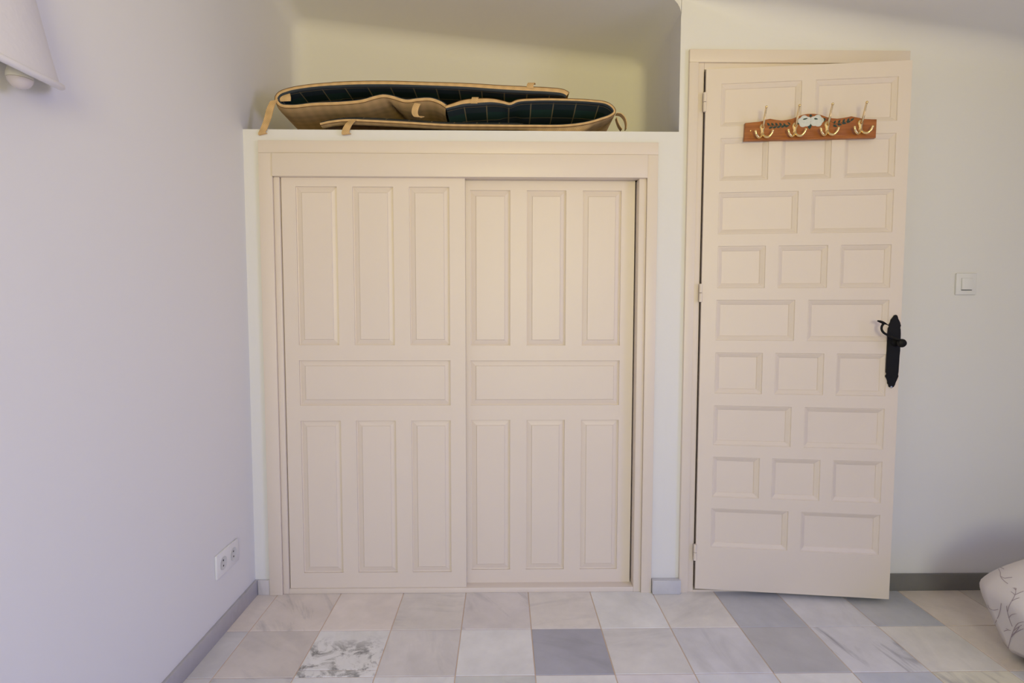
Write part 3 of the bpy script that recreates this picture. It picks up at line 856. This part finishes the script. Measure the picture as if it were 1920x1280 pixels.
X_B0, X_B1 = on_y(1150, 230, YF).x, on_y(1060, 230, YF).x
def bulgeB(u, v, x):
    if u < .40: return 0.0
    corner = math.exp(-((u - .475) / .045) ** 2)
    return (.016 * min(1, max(0, (u - .42) / .05)) + .016 * corner) * ramp(v, .045)
def sagB(u, v, x):
    if u > .42: return 0.0
    return .018 * (1 - math.exp(-((x - X_PLEAT_B) / .03) ** 2)) * ramp(v - .05, .2)
bB, OB = basket('fabric_basket', 'collapsed beige basket with green plaid lining, fold at the right end', pathB, False, zaddB, thickB, YF - .008, .40, (on_y(900, 246, .2).x, .22, SHELF_Z), bulgeB, sagB)
def yp(px, py, Y): return on_y(px, py, Y)
# straps and carrying loops
strap(bA, OA, [yp(514, 188, YF - .006), yp(508, 200, YF - .012), yp(501, 225, YF - .022), yp(494, 243, YF - .030), yp(491, 250, YF - .032), yp(494, 252, YF - .026)], (1, 0, .25))
strap(bA, OA, [yp(783, 194, YF - .012), yp(779, 203, YF - .018), yp(778, 213, YF - .020), yp(782, 219, YF - .014), yp(790, 218, YF - .002)], (1, 0, -.1), .024)
strap(bA, OA, [yp(994, 165, YF - .008), yp(994, 160, YF - .010), yp(996, 156, YF - .004), yp(998, 158, YF + .03)], (1, 0, 0), .026)
strap(bA, OA, [yp(533, 173, YF + .006), yp(534, 178, YF + .004), yp(535, 183, YF + .002), yp(535, 190, YF + .006)], (1, 0, .05), .042, name='label_tab')
strap(bB, OB, [yp(661, 226, YF - .018), yp(655, 232, YF - .030), yp(649, 243, YF - .040), yp(648, 250, YF - .040), yp(651, 252, YF - .034)], (1, 0, .15))
strap(bB, OB, [yp(889, 194, YF - .016), yp(890, 187, YF - .016), yp(891, 183, YF - .008), yp(892, 184, YF + .02)], (1, 0, 0), .025)
strap(bB, OB, [yp(1155, 214, YF), yp(1163, 215, YF), yp(1170, 222, YF), yp(1173.5, 233, YF), yp(1173, 243, YF + .002)], (0, 1, 0), .03, name='loop_handle')
strap(bB, OB, [yp(1155, 222, YF + .02), yp(1158, 232, YF + .02), yp(1162, 240, YF + .02), yp(1165, 244, YF + .02)], (0, 1, 0), .03, name='loop_handle')

# ================================================================== WALL LAMP
LY = -1.16
lamp = empty('wall_lamp', (0, LY, 1.60))
tag(lamp, 'white bell-shaped plaster wall lamp with a bare bulb, on the left wall', 'lamp')
def lamp_pt(t, ph, grow=0.0):
    """t 0 at the rim, 1 at the top; ph 0..pi around the half bell"""
    fl = (1 - t) ** 1.5
    a = .15 + .09 * fl + grow; b = .06 + .045 * fl + grow
    z = .035 - .052 * math.sin(ph) * (1 - t) ** 2 + t * .38
    return Vector((b * math.sin(ph), a * math.cos(ph), z))
bm = bmesh.new(); grid = []
for grow in (0.0, -.009):
    grid.append([[bm.verts.new(lamp_pt(i / 18, math.pi * j / 32, grow if 0 < j < 32 else grow)) for j in range(33)] for i in range(19)])
for g in grid:
    for i in range(18):
        for j in range(32): bm.faces.new((g[i][j], g[i][j + 1], g[i + 1][j + 1], g[i + 1][j]))
for j in range(32):
    bm.faces.new((grid[0][0][j], grid[0][0][j + 1], grid[1][0][j + 1], grid[1][0][j]))
    bm.faces.new((grid[0][18][j], grid[0][18][j + 1], grid[1][18][j + 1], grid[1][18][j]))
shade = link_mesh('shade', bm, M['shade'], lamp, True, 60)
for vtx in shade.data.vertices: vtx.co.x = max(vtx.co.x, .0005)
bm = bmesh.new()
tube(bm, [lamp_pt(0, math.pi * (.015 + .97 * j / 40), -.004) + Vector((.006, 0, 0)) for j in range(41)], .0068, 10)
link_mesh('rim', bm, M['shade'], lamp, True)
bc = Vector((.058, on_x(37, 144, .058).y - LY, on_x(37, 144, .058).z - 1.60))
bm = bmesh.new()
rb = .0215
lathe(bm, [(0, -1.08 * rb)] + [(rb * math.cos(a), 1.08 * rb * math.sin(a)) for a in [math.radians(d) for d in (-80, -70, -60, -50, -40, -30, -20, -12)]] + [(0, -.22 * rb)], 28, 'z', bc)
bulb = link_mesh('bulb', bm, M['bulb_globe'], lamp, True, 50)
bm = bmesh.new()
lathe(bm, [(0, -.2 * rb), (rb * .985, -.2 * rb), (rb * 1.0, 0), (rb * .97, .006), (rb * .86, .014), (rb * .66, .026), (.011, .034), (.011, .05), (0, .05)], 28, 'z', bc)
link_mesh('bulb_base', bm, M['bulb_base'], bulb, True, 50)
bm = bmesh.new()
lathe(bm, [(0, .045), (.0135, .045), (.0145, .047), (.0145, .075), (0, .077)], 20, 'z', bc)
tube(bm, [bc + Vector((0, 0, .068)), (.0, bc.y, bc.z + .085)], .006, 10)
link_mesh('lamp_holder', bm, M['plastic'], lamp, True)

# ================================================================== SWITCH AND SOCKET
c0 = on_y(1809, 532.5); sw = empty('light_switch', (c0.x, 0, c0.z))
tag(sw, 'white square rocker light switch on the wall right of the door', 'light switch')
box_obj('plate', (-.041, .041, -.009, 0, -.042, .042), M['plastic'], sw, .003)
o = box_obj('rocker', (-.0215, .0215, -.0128, -.0092, -.0225, .0225), M['plastic'], sw, .001)
for vtx in o.data.vertices:
    if vtx.co.y < -.01 and vtx.co.z < 0: vtx.co.y -= .0022
box_obj('gap', (-.0225, .0225, -.0095, -.0088, -.0242, .0235), M['socket_well'], sw, 0)
box_obj('gap', (-.021, .021, -.0099, -.0094, -.0252, -.0226), M['black_hole'], sw, 0)  # black strip painted as the shadow under the rocker's lower edge

a, b = on_x(402, 1064), on_x(443.6, 1028)
sock = empty('wall_socket', (0, (a.y + b.y) / 2, (a.z + b.z) / 2 - .002))
tag(sock, 'white double power socket low on the left wall', 'socket')
hl = (b.y - a.y) / 2; hz_ = .042
box_obj('plate', (0, .009, -hl, hl, -hz_, hz_), M['plastic'], sock, .003)
for s in (-1, 1):
    yy = s * hl * .46
    bm = bmesh.new(); lathe(bm, [(0, .0095), (.0205, .0095), (.0225, .0105), (.0235, .0105), (.0235, .0085), (0, .0085)], 28, 'x', (0, yy, 0))
    w_ = link_mesh('socket_well', bm, M['socket_well'], sock, True, 30)
    for t in (-1, 1):
        bm = bmesh.new(); lathe(bm, [(0, .0099), (.0032, .0099), (.0032, .0093), (0, .0093)], 12, 'x', (0, yy, t * .0095)); link_mesh('pin_hole', bm, M['black_hole'], w_)

# ================================================================== BED with draped spread
BX, BY0, BY1 = 2.742, -2.45, -.47       # left edge and ends of the mattress; it runs on out of view to the right
BW, BZ = 1.05, .38
bed = empty('bed', (BX + BW / 2, (BY0 + BY1) / 2, 0))
tag(bed, 'low bed at the right edge of the view', 'bed')
BO = bed.location.copy()
def bpart(name, dims, mtl, bevel):
    o = box_obj(name, dims, mtl, None, bevel); o.data.transform(Matrix.Translation(-BO)); o.parent = bed
bpart('mattress', (BX + .01, BX + BW, BY0, BY1, .20, BZ - .012), M['mattress'], .03)
bpart('base', (BX - .05, BX + BW - .01, BY0 + .01, BY1 + .05, .10, .20), M['bed_frame'], .01)
ft = on_z(1893, 1230, 0)
for x_, y_ in ((BX - .02, BY1 + .02), (BX + BW - .08, BY1 - .08), (BX + .08, BY0 + .08), (BX + BW - .08, BY0 + .08)):
    bm = bmesh.new(); lathe(bm, [(0, 0), (.018, 0), (.022, .004), (.026, .10), (0, .10)], 16, 'z', (x_ - BO.x, y_ - BO.y, 0)); link_mesh('leg', bm, M['bed_frame'], bed, True)
# bedspread: perimeter (far end, far-left corner, long left side) by drop
def spread_pt(s, d, lift=0.0):
    """s: metres along the left edge; s<0 runs along the far end, s>0 comes towards the viewer. d: 0 at the top edge .. 1 at the hem"""
    rc = .07
    arc = rc * math.pi / 2
    if s < -arc / 2:
        p = Vector((BX + rc + (-s - arc / 2), BY1)); n = Vector((0, 1))
    elif s > arc / 2:
        p = Vector((BX, BY1 - rc - (s - arc / 2))); n = Vector((-1, 0))
    else:
        a = math.pi / 2 * (s + arc / 2) / arc
        n = Vector((-math.sin(a), math.cos(a))); p = Vector((BX + rc, BY1 - rc)) + n * rc
    corner = math.exp(-(s / .10) ** 2)
    out = .085 + .083 * corner + .016 * math.sin(s * 31 + .6) + .008 * math.sin(s * 53) + .028 * math.cos(s * 95 - .7) * min(1, d * 1.6)
    prof = math.sin(min(1, d * 1.75) * math.pi / 2)          # leaves the edge quickly, then hangs
    tuck = -(.045 + .037 * corner) * max(0, d - .48) / .52
    q = p + n * (out * prof + tuck + lift + .004)
    return Vector((q.x, q.y, BZ + .004 - (BZ - .022) * d ** 1.05 + lift * .3))
SS = [-.95 + 2.7 * i / 150 for i in range(151)]
DD = [j / 26 for j in range(27)]
vs_, fs = [], []
for s in SS:
    for d in DD: vs_.append(spread_pt(s, d) - BO)
nd = len(DD)
for i in range(len(SS) - 1):
    for j in range(nd - 1): fs.append((i * nd + j, i * nd + j + 1, (i + 1) * nd + j + 1, (i + 1) * nd + j))
# top of the spread: fan to the right edge
base_i = len(vs_)
for s in SS:
    e = spread_pt(s, 0); vs_.append(Vector((BX + BW, min(e.y, BY1), BZ + .008)) - BO)
for i in range(len(SS) - 1):
    if SS[i] > -.06: fs.append((i * nd, (i + 1) * nd, base_i + i + 1, base_i + i))
me = bpy.data.meshes.new('bedspread'); me.from_pydata([tuple(p) for p in vs_], [], fs); me.materials.append(M['bedspread'])
me.polygons.foreach_set('use_smooth', [True] * len(me.polygons))
spread = bpy.data.objects.new('bedspread', me); C.objects.link(spread); spread.location = BO
sm = spread.modifiers.new('thickness', 'SOLIDIFY'); sm.thickness = .004; sm.offset = -1
tag(spread, 'white bedspread printed with thin grey twigs, draped over the bed', 'bedspread')
from mathutils.bvhtree import BVHTree
bvh = BVHTree.FromPolygons([tuple(p + BO) for p in vs_], fs)
def on_spread(px, py):
    r = ray(px, py).normalized()
    hit, nrm_, _, _ = bvh.ray_cast(CAM, r)
    return None if hit is None else hit - r * .0008 - BO
def zt(pts): return [(1800 + x / 4.925, 1020 + y / 4.925) for x, y in pts]
VISIBLE = [[(350, 215), (372, 262), (376, 300), (405, 335), (440, 362)], [(355, 205), (380, 215), (405, 228)], [(376, 295), (410, 312), (445, 308), (480, 306)],
           [(345, 800), (322, 742), (340, 695), (357, 655), (372, 600), (380, 545)], [(258, 560), (272, 592), (310, 608), (352, 600)], [(322, 742), (330, 775), (352, 812)],
           [(482, 758), (462, 710), (448, 665), (436, 620), (430, 570)], [(450, 680), (470, 655), (500, 643), (528, 640)], [(440, 620), (455, 565), (478, 525), (508, 470), (516, 425), (505, 400)],
           [(478, 525), (515, 505), (550, 494)], [(508, 468), (545, 450), (588, 432)], [(508, 470), (490, 450), (470, 438)], [(516, 425), (500, 408), (488, 402)], [(516, 425), (522, 405)],
           [(442, 985), (452, 930), (470, 860), (492, 800), (520, 745), (545, 725), (588, 716)], [(470, 860), (510, 820), (560, 790), (588, 780)], [(492, 800), (530, 770), (570, 745)], [(478, 840), (520, 800), (545, 765)], [(405, 802), (440, 792), (466, 796)], [(425, 775), (445, 790)]]
TW = []
for c in VISIBLE:
    cc = cr_points([(x, y, 0) for x, y in zt(c)], 14)
    pts = [on_spread(p.x, p.y) for p in cc]; pts = [p for p in pts if p is not None]
    if len(pts) > 3: TW.append(pts)
def twig(s0, d0, ang, ln, gen=0):
    pts = []; s, d, a = s0, d0, ang
    n = max(6, int(ln / .012))
    for k in range(n):
        pts.append(spread_pt(s, min(.98, max(.02, d)), .0008) - BO)
        s += math.cos(a) * ln / n; d -= math.sin(a) * ln / n / .42; a += random.uniform(-.1, .16)
        if gen < 1 and k in (n // 3, 2 * n // 3): twig(s, d, a + random.choice((-.8, .8)), ln * .4, gen + 1)
    TW.append(pts)
for s0 in [-.4, .3, .42, .54, .68, .85, 1.0, 1.2, 1.4]:
    twig(s0, .95, random.uniform(1.2, 1.8), .24); twig(s0 + .06, .5, random.uniform(1.1, 2.0), .16)
for pts in TW:
    bm = bmesh.new(); tube(bm, pts, .0008, 5)
    link_mesh('twig_print', bm, M['twig'], spread, True)
